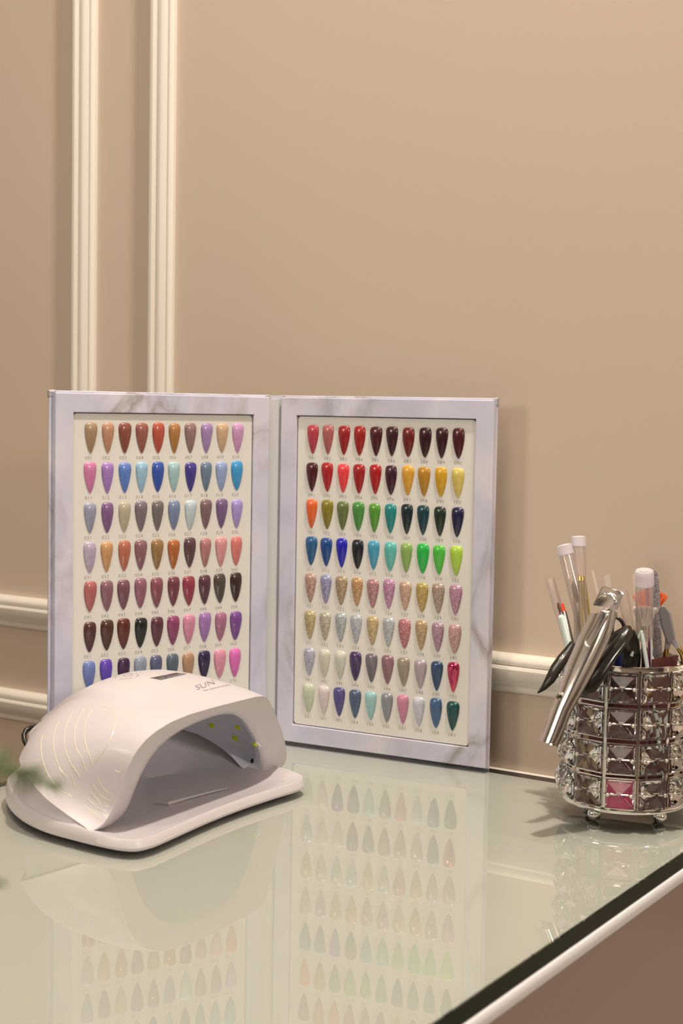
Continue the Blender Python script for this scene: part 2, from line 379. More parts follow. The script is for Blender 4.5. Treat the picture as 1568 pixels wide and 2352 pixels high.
LEFT = '''a88560 c08a66 8a4838 985848 b8503c b0763e 947068 a582a5 d0a67c cf94b0
d47a9c a678b0 5f7cb8 9cbcc6 33509c a9c4ba 42357f 6b7c88 98a3bf 3f95bf
9a94a0 80587c baa988 7a6a6c 73675f 7a8298 c0c8bf 7f5f5c 77597a a892c0
b8a4ac c8925c b8684c 8c5c5c 987040 b0602c 5a3a3a b0746c d99088 d8766a
b06058 8a5c60 7a4a50 925a64 884850 74363e 943444 583038 4e4234 361c1a
4c2420 4a2618 5c1e14 0c0c10 5a2c34 8c3c5e d48494 a070a0 a8687c 7a4482
6c78a8 5c3aa0 320c38 90949a 54566e 545e64 b08460 22103c dc8c98 dc68a4'''.split()
RIGHT = '''b83c44 b4605a a01c1c a41a18 4c1216 3c1016 701a1c 340a10 380d14 4c0c14
4c0c10 b01820 f04040 a41418 b01418 3e1028 e0a030 c08428 d8a020 e0c060
e86428 8a7820 687038 4a8a38 58942c 158478 0c2426 063a42 1c2a1a 14163c
20587c 10447c 1a18a0 10141e 4498ac 60b4a0 8caa54 20b040 50b838 b0cc40
b08068 8480a0 a08050 b8803c a86468 b46c90 c09070 b08c20 a08068 b07088
b09858 b0a080 a0a098 a8a8a8 b89858 a8a8a0 b0585c b08850 a07080 c08880
a8a0a8 d0c4a8 cfc6ac 4a3458 746a68 94686a a08e74 b8a09c 2c4864 a83048
c6c4a0 dcc4b8 54487c 4c5c70 9cc0b4 908c88 cc8090 ccc4c0 446080 0c4a44'''.split()
card_kind = {}
for n in list(range(121, 142)): card_kind[n] = 'g'
for n in (144, 145, 146, 147, 148, 149, 156, 159, 160): card_kind[n] = 'm'
card_kind[150] = 'c'; card_kind[153] = 'h'; card_kind[154] = 'h'
for P, cols, first in ((L_, LEFT, 1), (R_, RIGHT, 81)):
    card = page_block(P)
    phi = math.atan2(P.d.y, P.d.x)
    for idx, hx in enumerate(cols):
        j, k = divmod(idx, 10); num = first + idx
        irregular = P.side == 'L' and j in (4, 5, 6)
        o = bpy.data.objects.new('nail_tip', NM[1 if (irregular or random.random() < .25) else 0]); C.objects.link(o)
        o.parent = card
        loc = P.p(GX+k*PX + random.gauss(0, .00016), GY+(7-j)*PY + random.gauss(0, .00018) + (.0006 if P.side == 'L' and j == 4 else 0), REC) - Vector(book['_o'])
        o.location = loc; o.rotation_euler = (0, random.gauss(0, .018 if irregular else .010), phi)
        sx = random.uniform(.96, 1.04); o.scale = (sx*(1.03 if irregular else 1), 1, random.uniform(.985, 1.015))
        o.material_slots[0].link = 'OBJECT'; o.material_slots[0].material = nailmat(num, hx, card_kind.get(num, 's'))
        o['label'] = 'painted nail tip glued above the number %03d' % num
# spine
a = L_.p(W_+.0006, 0, BT); b_ = R_.p(-.0005, 0, BT)
dv = (b_-a); ln = dv.length; dv.normalize(); nv = Vector((-dv.y, dv.x, 0))
mesh('spine_lining', *obox(a+Vector((0, 0, .004)), dv, nv, (0, 0, 1), ln, .0012, H_-.006), M_lining, book, smooth=False)
mesh('spine_board', *obox(a+nv*.0012, dv, nv, (0, 0, 1), ln, .0014, H_+.0015), M_marble, book, smooth=False)
# silver-grey worn corners of the cover
M_worn = mat('worn_cover_corner', alb('a79c94'), rough=.6, metal=.2, build=lambda t, b: bump(t, b, 900, .9, .001))
def worn(P, a0, a1, z0, z1, d0, d1, seed):
    rr_ = random.Random(seed); n, m_ = 6, 6; rings = []
    for j in range(m_+1):
        z = z0+(z1-z0)*j/m_; k = .35 if j in (0, m_) else 1.0; ring = []
        for (u, w2) in ((0, 0), (.25, 0), (.5, 0), (.75, 0), (1, 0), (1, .5), (1, 1), (.75, 1), (.5, 1), (.25, 1), (0, 1), (0, .5)):
            c = .5; ring.append(P.p(a0+(a1-a0)*(c+(u-c)*(.85+.15*k)) + rr_.gauss(0, .00014), z + rr_.gauss(0, .00014), d0+(d1-d0)*(c+(w2-c)*k) + rr_.gauss(0, .00008)))
        rings.append(ring)
    mesh('worn_corner', *loft(rings), M_worn, book, angle=15)
worn(L_, -.0033, .0030, H_-.0050, H_+.0021, BT-.0001, BT+CT+.0003, 1)
worn(R_, W_-.0030, W_+.0010, H_-.0060, H_+.0021, BT-.0001, BT+CT+.0003, 2)
worn(R_, -.0045, .0010, H_-.0035, H_+.0019, BT-.0001, BT+CT, 3)
worn(L_, W_-.0010, W_+.0040, H_-.0035, H_+.0019, BT-.0001, BT+CT, 4)

# ------------------------------------------------------------------ nail lamp
M_lampw = mat('white_gloss_plastic', alb('dccbbf', .78), rough=.38, coat=.12)
M_lampl = mat('pale_matte_plastic', alb('dcd2cc', 1.0), rough=.42)
M_gap = mat('dark_seam', (.10, .08, .07, 1), rough=.7)
lamp = thing('nail_lamp', 'white dome-shaped nail curing lamp with open front, printed SUN, on the glass', 'nail lamp', (-.76, .875, TZ))
def onplane(q, x0, yaw=.03, tilt=-.4):
    r = ray(*q); n = Vector((1, yaw, tilt)); d = x0 + yaw*.87
    C0 = Vector((0, 0, CAMH)); tt = (d - n.dot(C0))/n.dot(r); return C0 + r*tt
OUT = [(206.6,1909.8),(228,1903),(243.4,1888),(256,1866),(266.3,1841.4),(276,1812),(284.7,1784),(296,1757),(310,1728),(330,1702),(356,1680),(390,1658.),(430,1641),(495,1623),(549,1610),(596,1597.5),(609,1597),(618,1606),(628,1630),(636,1649),(647,1676),(654,1700.5),(658.5,1725),(659.3,1740),(655,1757),(643,1766),(628,1771),(606,1779)]
INN = [(250,1901),(275.5,1887),(289,1873),(298.5,1859.8),(306.5,1840),(314.5,1818.5),(328,1785),(343.4,1755),(365,1720.5),(391,1698.8),(421,1678),(452,1662),(491,1647.8),(512,1643),(527.7,1640.7),(543,1641.5),(556,1645.6),(567,1654),(575,1664),(592.7,1694),(601,1715),(605.7,1733.5),(608,1755),(606,1772),(599,1780)]
def resample(P, n, smooth=2):
    P = [Vector(p) for p in P]
    for _ in range(smooth): P = [P[0]] + [P[i-1]*.2 + P[i]*.6 + P[i+1]*.2 for i in range(1, len(P)-1)] + [P[-1]]
    s = [0]
    for i in range(1, len(P)): s.append(s[-1] + (P[i]-P[i-1]).length)
    out = []
    for k in range(n):
        t = s[-1]*k/(n-1); i = max(j for j in range(len(s)-1) if s[j] <= t+1e-12)
        u = (t - s[i])/(s[i+1]-s[i]); out.append(P[i].lerp(P[i+1], min(1, u)))
    return out
NT = 65
def outpt(q):
    p = onplane(q, -.706)
    if p.y < .7655:                      # the lower left corner is rounded back along the side wall
        r = ray(*q); p = Vector((0, 0, CAMH)) + r*(.7655/r.y)
    return p
FO = resample([outpt(q) for q in OUT], NT, 1)
FI = resample([onplane(q, -.708) for q in INN], NT, 1)
ZF = .0105; YC = .8755; XB = -.856; ZTOP = max(p.z for p in FO)
def interp(x, xs, ys): return float(np.interp(x, xs, ys))
def smooth_interp(x, xs, ys):
    i = max(0, min(len(xs)-2, sum(1 for a in xs if a <= x)-1)); t = (x-xs[i])/(xs[i+1]-xs[i])
    m = []
    for k in range(len(xs)):
        if k == 0: m.append((ys[1]-ys[0])/(xs[1]-xs[0]))
        elif k == len(xs)-1: m.append((ys[-1]-ys[-2])/(xs[-1]-xs[-2]))
        else: m.append((ys[k+1]-ys[k-1])/(xs[k+1]-xs[k-1]))
    hh = xs[i+1]-xs[i]
    return (2*t**3-3*t*t+1)*ys[i] + (t**3-2*t*t+t)*hh*m[i] + (-2*t**3+3*t*t)*ys[i+1] + (t**3-t*t)*hh*m[i+1]
SX = [0, .12, .25, .36, .47, .55, .62, .72, .84, .93, 1.0]
WS = [1, .985, .946, .89, .835, .77, .66, .49, .32, .2, .02]
ZT = [ZTOP, .0925, .0985, .1005, .0985, .0940, .0880, .0790, .0650, .055, .048]
ZB = [ZF, .0183, .0268, .034, .041, .0455, .0485, .049, .048, .047, .046]
def shell_pt(F, s, t):
    wv = smooth_interp(s, SX, WS); zt = smooth_interp(s, SX, ZT); zb = smooth_interp(s, SX, ZB)
    hs = (zt-zb)/(ZTOP-ZF)
    r = min(1, s/.42); r = r*r*(3-2*r)*.92
    th = math.pi*t; uu = (F.y-YC)/.1235; vv = (F.z-ZF)/(ZTOP-ZF)
    uu = uu*(1-r) - math.cos(th)*r; vv = vv*(1-r) + math.sin(th)**1.12*r
    x = F.x + (XB-F.x)*s; y = YC + uu*.1235*wv; z = zb + vv*(zt-zb)
    return Vector((x, y, z+TZ))
rings = []
ss = [0, .004, .009, .015, .022, .03, .04, .06, .1, .15, .2, .26, .32, .38, .44, .5, .56, .62, .68, .73, .78, .82, .86, .89, .92, .945, .965, .98, .992, 1.0]
for s in ss:
    ring = []
    for k, F in enumerate(FO):
        p = shell_pt(F, s, k/(NT-1))
        # raised centre band of the hood that fades towards the front
        tt = k/(NT-1)
        fade = min(1, max(0, (s-.22)/.25)); b = 1/(1+math.exp(-(tt-.335)*260)) * (1/(1+math.exp((tt-.70)*260)))
        p = p + Vector((-.15, 0, 1))*(.0034*fade*b)

        ring.append(p)
    rings.append(ring)
v, f = loft(rings, cap=False, closed=False)
shell = mesh('dome_shell', v, f, M_lampw, lamp, angle=50)
bv_shell = BVHTree.FromPolygons([tuple(p) for p in v], f)
# front lip between outer edge and opening
v = []; f = []
FOw = [p+Vector((0, 0, TZ)) for p in FO]; FIw = [p+Vector((0, 0, TZ)) for p in FI]
lip = []
for a_, b2 in zip(FOw, FIw):
    d = (b2-a_)
    lip.append([a_, a_+d*.04+Vector((.0003, 0, 0)), a_+d*.3+Vector((.0002, 0, 0)), a_+d*.7+Vector((-.0004, 0, 0)), a_+d*.9+Vector((-.0012, 0, 0)), b2+Vector((-.0035, 0, 0))])
v, f = loft(lip, cap=False, closed=False)
mesh('front_lip', v, f, M_lampw, lamp, angle=50)
# inner tunnel
rings = []
for s in (0, .03, .07, .12, .18, .26, .34, .42, .5, .58, .66, .74, .82):
    ring = []
    for k, (F, G_) in enumerate(zip(FI, FO)):
        P_ = shell_pt(G_, s, k/(NT-1)); c = Vector((P_.x, YC, TZ+.006)); q = c + (P_-c)*(.90 if s < .5 else .88)
        a_ = F + Vector((-.0035 + (XB-F.x)*s, 0, TZ))
        m_ = min(1, s/.18); m_ = m_*m_*(3-2*m_)
        ring.append(a_.lerp(q, m_))
    rings.append(ring)
v, f = loft(rings, cap=False, closed=False); n0 = (len(rings)-1)*NT
f.append(tuple(n0+k for k in range(NT)))
mesh('inner_liner', v, f, M_lampl, lamp, angle=50)
bv_in = BVHTree.FromPolygons([tuple(p) for p in v], f)
# base plate
foot = [(-.8195,.8007),(-.7813,.7765),(-.745,.7641),(-.715,.7612),(-.6900,.7604),(-.6715,.7620),(-.6605,.7680),(-.6570,.7801),(-.6578,.7960),(-.6601,.8171),(-.6640,.8550),(-.6655,.8989),(-.6640,.9380),(-.6622,.9620),(-.6640,.9760),(-.6720,.9860),(-.690,.9925),(-.720,.9960),(-.76,.9935),(-.80,.9760),(-.832,.948),(-.855,.908),(-.860,.870),(-.845,.828)]
foot = [Vector((x, y, 0)) for x, y in foot]
def closed_resample(P, n):
    m_ = len(P); out = []
    for k in range(n):
        t = k*m_/n; i = int(t); u = t-i
        p0, p1, p2, p3 = P[(i-1) % m_], P[i % m_], P[(i+1) % m_], P[(i+2) % m_]
        out.append(.5*((2*p1)+(-p0+p2)*u+(2*p0-5*p1+4*p2-p3)*u*u+(-p0+3*p1-3*p2+p3)*u**3))
    return out
FP = closed_resample(foot, 120); cen = Vector((-.755, .878, 0))
def inset(P, d):
    n = len(P); out = []
    for i in range(n):
        tg = (P[(i+1) % n]-P[i-1]).normalized(); nrm = Vector((-tg.y, tg.x, 0))
        if nrm.dot(cen-P[i]) < 0: nrm = -nrm
        out.append(P[i]+nrm*(d(P[i]) if callable(d) else d))
    return out
def crest(p): return .0112 + .0065*max(0, min(1, (-.675-p.x)/.15))
def seam(p): return min(.046, .0105+.4*max(0, -.700-p.x))
def dd(p): return .026*max(0, min(1, (-.780-p.x)/.045))
def lift(p, zf): return Vector((p.x, p.y, TZ+zf(p)))
def back(p): return max(0, min(1, (-.70-p.x)/.12))
rings = [[lift(p, lambda q: .0016) for p in inset(FP, .004)],
         [lift(p, lambda q: .0030) for p in inset(FP, .0008)],
         [lift(p, lambda q: .0050) for p in FP],
         [lift(p, lambda q: crest(q)-.0015) for p in inset(FP, .0010)],
         [lift(p, crest) for p in inset(FP, .0020)],
         [lift(p, lambda q: crest(q)-.0001+.0004*back(q)) for p in inset(FP, .0030)],
         [lift(p, lambda q: max(crest(q)-.001, seam(q)-.0012)) for p in inset(FP, lambda q: .0055+dd(q))],
         [lift(p, lambda q: max(crest(q)-.0015, seam(q)-.0030)) for p in inset(FP, lambda q: .0085+dd(q))],
         [lift(p, lambda q: .0078+.62*max(0, seam(q)-.0105)) for p in inset(FP, lambda q: .0170+dd(q))],
         [lift(p, lambda q: .0072+.25*max(0, seam(q)-.0105)) for p in inset(FP, lambda q: .027+dd(q))],
         [lift(p, lambda q: .0070) for p in inset(FP, lambda q: .042+dd(q))]]
v, f = loft(rings, cap=True)
mesh('base_plate', v, f, M_lampw, lamp, angle=32)
M_rub = mat('grey_rubber', (.12, .11, .10, 1), rough=.8)
for x, y in ((-.685, .785), (-.69, .965), (-.82, .83), (-.82, .93)):
    mesh('rubber_foot', *lathe((x, y, TZ), [(.0001, 0), (.006, 0), (.006, .002), (.0001, .002)], 20), M_rub, lamp)
# finger guide ridge on the tray
pts = [onz(x, y, .0085) for x, y in ((358, 1843), (385, 1846), (430, 1833), (480, 1820), (522, 1810))]
mesh('tray_ridge', *tube(pts, [.0005, .0016, .0011, .0009, .0003], 10), M_lampw, lamp)
# LEDs and screw hole on the inside right wall
M_led = mat('yellow_led', alb('c8cc10', 1.1), rough=.3); M_hole = mat('dark_hole', (.02, .018, .016, 1), rough=.8)
def hit(bv, x, y):
    r = ray(x, y).normalized(); loc, nrm, i, d = bv.ray_cast(CAM, r, 3.0)
    if loc is None: return None, None
    if nrm.dot(r) > 0: nrm = -nrm
    return loc, nrm
for x, y in ((487, 1664.5), (547, 1668.5), (541, 1693.5), (586, 1707.5)):
    p, n = hit(bv_in, x, y)
    if p is None: continue
    q, _ = hit(bv_in, x+6, y+3); ax = (q-p).normalized() if q is not None else frame(n)[0]; ay = n.cross(ax).normalized()
    mb = MB()
    mb.add(*obox(p-ax*.0040-ay*.0034-n*.001, ax, ay, n, .0080, .0068, .0016))
    hs_ = mb.build('led_socket', M_lampl, lamp, smooth=False)
    rings = [[p + n*hh + ax*.0027*s_*math.cos(a)+ay*.0024*s_*math.sin(a) for a in [2*math.pi*k/16 for k in range(16)]] for hh, s_ in ((.0004, 1), (.0016, .95), (.0022, .6))]
    mesh('led', *loft(rings), M_led, lamp)
p, n = hit(bv_in, 580, 1747)
if p is not None: mesh('sensor_hole', *lathe(p-n*.0005, [(.0001, 0), (.0021, 0), (.0021, .0011), (.0016, .0013), (.0001, .0012)], 20, axis=n), M_hole, lamp)
# things drawn on the dome: display, dial, print, gold lines
def on_shell(x, y, lift_=.0003):
    p, n = hit(bv_shell, x, y)
    return None if p is None else p + n*lift_
def surf_quads(rows, name, m, parent, lift_=.0003):
    pts = [[on_shell(x, y, lift_) for x, y in r] for r in rows]
    if any(q is None for r in pts for q in r): return None
    v, f = loft(pts, cap=False, closed=False); return mesh(name, v, f, m, parent)
def lerp2(a, b, t): return (a[0]+(b[0]-a[0])*t, a[1]+(b[1]-a[1])*t)
def quadgrid(tl, tr, bl, br, nu, nv):
    return [[lerp2(lerp2(tl, tr, i/nu), lerp2(bl, br, i/nu), j/nv) for i in range(nu+1)] for j in range(nv+1)]
M_screen = mat('dark_lcd', alb('57504a', .8), rough=.12); M_seg = mat('lcd_segments', alb('a9a49b'), rough=.4)
scr = surf_quads(quadgrid((404, 1545.5), (430, 1548), (344, 1557.5), (370, 1562), 6, 4), 'display_screen', M_screen, lamp, .0002)
def stroke(pts, wpx, name, m, parent, lift_=.00035, seg=3, taper=False, bvf=on_shell):
    P = []
    for i in range(len(pts)-1):
        for k in range(seg): P.append(lerp2(pts[i], pts[i+1], k/seg))
    P.append(pts[-1]); mb = MB(); W3 = wpx/CF*.95
    q = [bvf(x, y, lift_) for x, y in P]
    q = [x for x in q if x is not None]
    if len(q) < 2: return None
    v, f = tube(q, [W3/2*(.25 if taper and i in (0, len(q)-1) else 1) for i in range(len(q))], 6, flat=1)
    return v, f
def strokes(list_, wpx, name, m, parent, **k):
    mb = MB()
    for pts in list_:
        r = stroke(pts, wpx, name, m, parent, **k)
        if r: mb.add(*r)
    return mb.build(name, m, parent) if mb.v else None
segs = []
for k in range(4):
    c = lerp2((372, 1559), (420, 1548.5), (k+.2)/3.6); 
    segs += [[(c[0]-4, c[1]+.5), (c[0]+4, c[1]-1.2)], [(c[0]-5.5, c[1]+2.6), (c[0]+2.5, c[1]+1.3)], [(c[0]-4, c[1]+.5), (c[0]-6, c[1]+3)], [(c[0]+4, c[1]-1.2), (c[0]+2, c[1]+2)]]
strokes(segs, .9, 'display_digits', M_seg, scr if scr else lamp, lift_=.0003)
M_print = mat('grey_lamp_print', alb('857c76'), rough=.5)
def ell(cx, cy, rx, ry, a0, a1, tilt=0, n=14):
    r = []
    for k in range(n+1):
        a = math.radians(a0+(a1-a0)*k/n); x = rx*math.cos(a); y = ry*math.sin(a); r.append((cx+x*math.cos(tilt)-y*math.sin(tilt), cy+x*math.sin(tilt)+y*math.cos(tilt)))
    return r
strokes([ell(291, 1554, 27, 5.5, -40, 40, -.12), ell(291, 1554, 27, 5.5, 60, 130, -.12), ell(291, 1554, 27, 5.5, 165, 215, -.12), ell(294, 1551, 12, 2.4, 0, 330, -.1)], .9, 'power_dial', M_print, lamp)
def textonshell(s, p0, ax, ay, name, m, thin=0):
    tv, tf = textmesh(s, 1.0, thin, 'LEFT'); mb = MB()
    pts = [on_shell(p0[0]+x*ax[0]+y*ay[0], p0[1]+x*ax[1]+y*ay[1], .00025) for x, y, _ in tv]
    if any(p is None for p in pts):
        print('TEXT OFF SHELL', s); return None
    return mesh(name, pts, tf, m, lamp, smooth=False)
textonshell('SUN', (451.5, 1585.5), (22.5, -7.6), (-8.5, -15.0), 'lamp_print', M_print, -.012)
textonshell('X5 Plus', (500, 1572.5), (12.0, -2.4), (-3.6, -6.8), 'lamp_print', M_print)
textonshell('Super functional nail lamp', (467, 1588), (5.7, -1.35), (-1.2, -4.6), 'lamp_print', M_print)
M_gold = mat('gold_foil_line', alb('f4d29a', 1.25), rough=.25, metal=.3)
s4 = lambda L: [(x/4.3556, 1520+y/4.3556) for x, y in L]
G = [s4([(430, 730), (414, 790), (411, 870), (420, 950), (437, 1010), (460, 1080), (495, 1150), (550, 1225), (610, 1285), (655, 1318)]),
     s4([(655, 1318), (680, 1324), (714, 1350)]),
     s4([(592, 588), (560, 650), (540, 740), (534, 800), (540, 880), (560, 970), (592, 1050)]),
     s4([(592, 1050), (602, 1072), (628, 1110), (650, 1135), (662, 1158)]),
     s4([(725, 515), (695, 565), (662, 640), (649, 700), (641, 775), (652, 870), (672, 935), (700, 1000), (724, 1052)]),
     s4([(724, 1052), (740, 1056), (752, 1082), (775, 1112), (800, 1156)]),
     s4([(843, 468), (805, 530), (765, 610), (745, 710), (748, 800), (768, 880), (815, 960), (840, 1030), (860, 1092)]),
     s4([(942, 455), (890, 525), (858, 600), (845, 690), (848, 780), (870, 870), (900, 950), (921, 1024)]),
     s4([(992, 443), (1050, 450), (1100, 475), (1135, 510), (1155, 560), (1150, 630), (1130, 710), (1090, 810), (1040, 890), (990, 955), (948, 998)]),
     s4([(720, 1125), (728, 1180), (740, 1222), (755, 1246)]),
     s4([(973, 1160), (1000, 1205), (1040, 1270), (1070, 1302), (1115, 1320), (1130, 1355)]),
     s4([(933, 1228), (970, 1280), (1020, 1348), (1060, 1370), (1104, 1390)]),
     s4([(903, 1295), (945, 1345), (985, 1385), (1010, 1430)]),
     s4([(880, 1370), (912, 1410), (945, 1430), (960, 1460), (1000, 1475), (1040, 1490), (1060, 1512)]),
     s4([(853, 1452), (900, 1480), (945, 1510), (975, 1550), (1010, 1590)]),
     s4([(1045, 1400), (1060, 1440), (1090, 1452)]), s4([(1150, 1085), (1180, 1100), (1210, 1108)])]
strokes(G, .95, 'gold_line_pattern', M_gold, lamp, lift_=.0001)
# black power lead behind the lamp
M_black = mat('black_rubber', (.012, .012, .012, 1), rough=.35)
cpts = [at(x, y, Yv) for x, y, Yv in ((90, 1668, .90), (76, 1671.5, .90), (69, 1672.5, .897), (60, 1677, .893), (54.5, 1688, .89), (56, 1700, .887), (62, 1712, .886), (80, 1722, .886))]
mesh('power_lead', *tube(closed_resample([p for p in cpts], 1) and cpts, .0022, 12), M_black, lamp)

# ------------------------------------------------------------------ crystal tool holder
M_chrome = mat('chrome', (.86, .84, .82, 1), rough=.09, metal=1)
M_crystal = mat('cut_crystal', (.98, .98, .98, 1), rough=.0, trans=1, ior=1.52)
HC = Vector((-.431, 1.075, TZ)); HR = .0460; HZ0, HZ1 = .0100, .1215
holder = thing('crystal_tool_holder', 'round chrome tool holder with square cut crystals, full of nail tools, near the glass edge', 'tool holder', HC)
def hp(r, th, z): return Vector((HC.x + r*math.sin(th), HC.y - r*math.cos(th), TZ+z))
view = math.atan2(0-HC.x, HC.y)          # angle facing the camera
col0 = view - math.radians(3.5)
NCOL = 12
mesh('holder_base_plate', *lathe((HC.x, HC.y, TZ), [(.0001, HZ0+.0005), (HR-.001, HZ0+.0005), (HR+.0012, HZ0+.0010), (HR+.0018, HZ0+.0025), (HR+.0012, HZ0+.0045), (HR-.0006, HZ0+.0045), (HR-.001, HZ0+.0025), (.0001, HZ0+.0025)], 72), M_chrome, holder)
mesh('holder_rim', *lathe((HC.x, HC.y, TZ), [(HR-.0006, HZ1-.0045), (HR+.0006, HZ1-.0045), (HR+.0010, HZ1-.001), (HR+.0010, HZ1), (HR, HZ1+.0005), (HR-.0008, HZ1), (HR-.0006, HZ1-.0045)], 72), M_chrome, holder)
for k in range(4):
    th = view + math.radians(-36 + 84*k) if k < 2 else view + math.radians(132 + 96*(k-2))
    p = hp(HR-.009, th, .0052); mb = MB(); mb.add(*ball(p, .0052, 20, 12)); mb.add(*tube([p, p+Vector((0, 0, .0065))], .0018, 10)); mb.build('ball_foot', M_chrome, holder)
def radial(th): return Vector((math.sin(th), -math.cos(th), 0)), Vector((math.cos(th), math.sin(th), 0))
for k in range(NCOL):
    th = col0 + 2*math.pi*(k+.5)/NCOL; r_, t_ = radial(th)
    o = hp(HR-.0006, th, HZ0+.003) - t_*.0012
    mb = MB(); mb.add(*obox(o, t_, r_, (0, 0, 1), .0024, .0014, HZ1-HZ0-.004))
    mb.build('upright_bar', M_chrome, holder, smooth=False)
ROWZ = [.1060, .0792, .0524, .0261]
def crystal_vf(c, r_, t_, hw, hz):
    u = Vector((0, 0, 1)); v = []; 
    for d, a in ((-.0012, .80), (0.0, 1.0), (.0014, 1.0), (.0030, .86)):
        v += [c + r_*d + t_*(sx*hw*a) + u*(sz*hz*a) for sx, sz in ((-1, -1), (1, -1), (1, 1), (-1, 1))]
    v.append(c + r_*.0072); v.append(c - r_*.0030)
    f = []
    for i in range(3):
        for j in range(4): f.append((i*4+j, i*4+(j+1) % 4, (i+1)*4+(j+1) % 4, (i+1)*4+j))
    for j in range(4): f.append((12+j, 12+(j+1) % 4, 16)); f.append(((j+1) % 4, j, 17))
    return v, f
for ri, z in enumerate(ROWZ):
    mb = MB()
    ring = [hp(HR+.0002, 2*math.pi*k/72, z) for k in range(73)]
    mb.add(*tube(ring, .0005, 6, cap=False))
    for k in range(NCOL):
        th = col0 + 2*math.pi*k/NCOL; r_, t_ = radial(th)
        c = hp(HR+.0012, th, z)
        hw, hz = .0103, .0108
        # thin setting bars above and below the stone, bead clips at both sides
        for sz in (-1, 1):
            o = c - r_*.0014 - t_*.0108 + Vector((0, 0, sz*(hz+.0008)-.0005)); mb.add(*obox(o, t_, r_, (0, 0, 1), .0216, .0010, .0010))
        for sx in (-1, 1):
            o = c - r_*.0014 + t_*(sx*.0110-.0004) + Vector((0, 0, -hz)); mb.add(*obox(o, t_, r_, (0, 0, 1), .0008, .0010, 2*hz))
            mb.add(*ball(c + t_*sx*.0086 + r_*.0036, .0017, 12, 8)); 
            mb.add(*tube([c + t_*sx*.0115, c + t_*sx*.0086 + r_*.0036, c + t_*sx*.003+r_*.0060+Vector((0, 0, .0004))], .0003, 5))
    mb.build('crystal_setting_ring', M_chrome, holder, angle=50)
    for k in range(NCOL):
        th = col0 + 2*math.pi*k/NCOL; r_, t_ = radial(th); c = hp(HR+.0012, th, z)
        v, f = crystal_vf(c, r_, t_, .0103, .0107); mesh('crystal', v, f, M_crystal, holder, smooth=False)

# ------------------------------------------------------------------ tools in the holder
M_clear = bpy.data.materials.new('clear_plastic_tube'); M_clear.use_nodes = True
def clearm(m, tint, amt):
    t = m.node_tree; t.nodes.clear(); out = N(t, 'ShaderNodeOutputMaterial'); tr = N(t, 'ShaderNodeBsdfTransparent'); tr.inputs[0].default_value = tint
    gl = N(t, 'ShaderNodeBsdfGlossy', Roughness=.08); lw = N(t, 'ShaderNodeLayerWeight', Blend=.35)
    df = N(t, 'ShaderNodeBsdfDiffuse'); df.inputs[0].default_value = (.85, .8, .78, 1); m1 = N(t, 'ShaderNodeMixShader'); m1.inputs[0].default_value = amt
    mm = N(t, 'ShaderNodeMath', operation='MULTIPLY'); mm.inputs[1].default_value = .55; m2 = N(t, 'ShaderNodeMixShader')
    L = t.links.new; L(tr.outputs[0], m1.inputs[1]); L(df.outputs[0], m1.inputs[2]); L(lw.outputs['Facing'], mm.inputs[0]); L(mm.outputs[0], m2.inputs[0])
    L(m1.outputs[0], m2.inputs[1]); L(gl.outputs[0], m2.inputs[2]); L(m2.outputs[0], out.inputs[0])
clearm(M_clear, (.985, .965, .955, 1), .13)
M_capw = mat('frosted_white_cap', alb('e2d0c8', 1.0), rough=.5, alpha=.58)
M_steel = mat('brushed_steel', (.55, .53, .51, 1), rough=.25, metal=1)
M_clip = mat('polished_clipper_steel', (.80, .76, .74, 1), rough=.12, metal=1)
M_blacksteel = mat('black_steel', (.016, .013, .011, 1), rough=.22, metal=.0, spec=.4, coat=.35)
M_orange = mat('orange_bristle', alb('e06a34', 1.1), rough=.6); M_red = mat('red_bristle', alb('d43a1c', 1.1), rough=.5)
M_whiteb = mat('white_bristle', alb('e0cdb8', 1.05), rough=.6); M_goldm = mat('gold_metal', (.72, .50, .16, 1), rough=.18, metal=1)
M_palegreen = mat('pale_green_plastic', alb('d0d2be', 1.0), rough=.3); M_mag = mat('magenta_plastic', alb('8a3f6a'), rough=.3)
M_brownb = mat('brown_bristle', alb('6a4a38'), rough=.5); M_olive = mat('olive_gold', alb('9a8230'), rough=.35)
M_maroon = mat('maroon_board', alb('5c2420', .9), rough=.55); M_pink = mat('pink_foam', alb('c03a5c', 1.1), rough=.7); M_navy = mat('navy_plastic', alb('1c2c50'), rough=.4)
def glit(t, b):
    tc = t.nodes.new('ShaderNodeTexCoord'); vo = N(t, 'ShaderNodeTexVoronoi', Scale=1400); r = ramp(t, [(0, alb('84766f')), (1, alb('c9b9b4'))]); sp = t.nodes.new('ShaderNodeSeparateColor')
    L = t.links.new; L(tc.outputs['Object'], vo.inputs['Vector']); L(vo.outputs['Color'], sp.inputs[0]); L(sp.outputs[0], r.inputs[0]); L(r.outputs[0], b.inputs['Base Color'])
M_glit = mat('silver_glitter', rough=.3, metal=.4, build=glit)
RI = HR - .0025
def root(name, label, cat, p, group=None): return thing(name, label, cat, p, group)
def tool_axis(top, low, zend=.014, Y1=1.06, Y2=1.075):
    """axis of a tool: image point near its top and another lower down; runs on into the cup as far as the wall or the base allow"""
    a = at(top[0], top[1], Y1); b = at(low[0], low[1], Y2); d = (b-a).normalized()
    L = (TZ+zend-a.z)/d.z; e_ = a + d*L; k = 0
    while (Vector((e_.x-HC.x, e_.y-HC.y)).length > RI-.004) and k < 400:
        L -= .0005; e_ = a + d*L; k += 1
    return a, d, e_
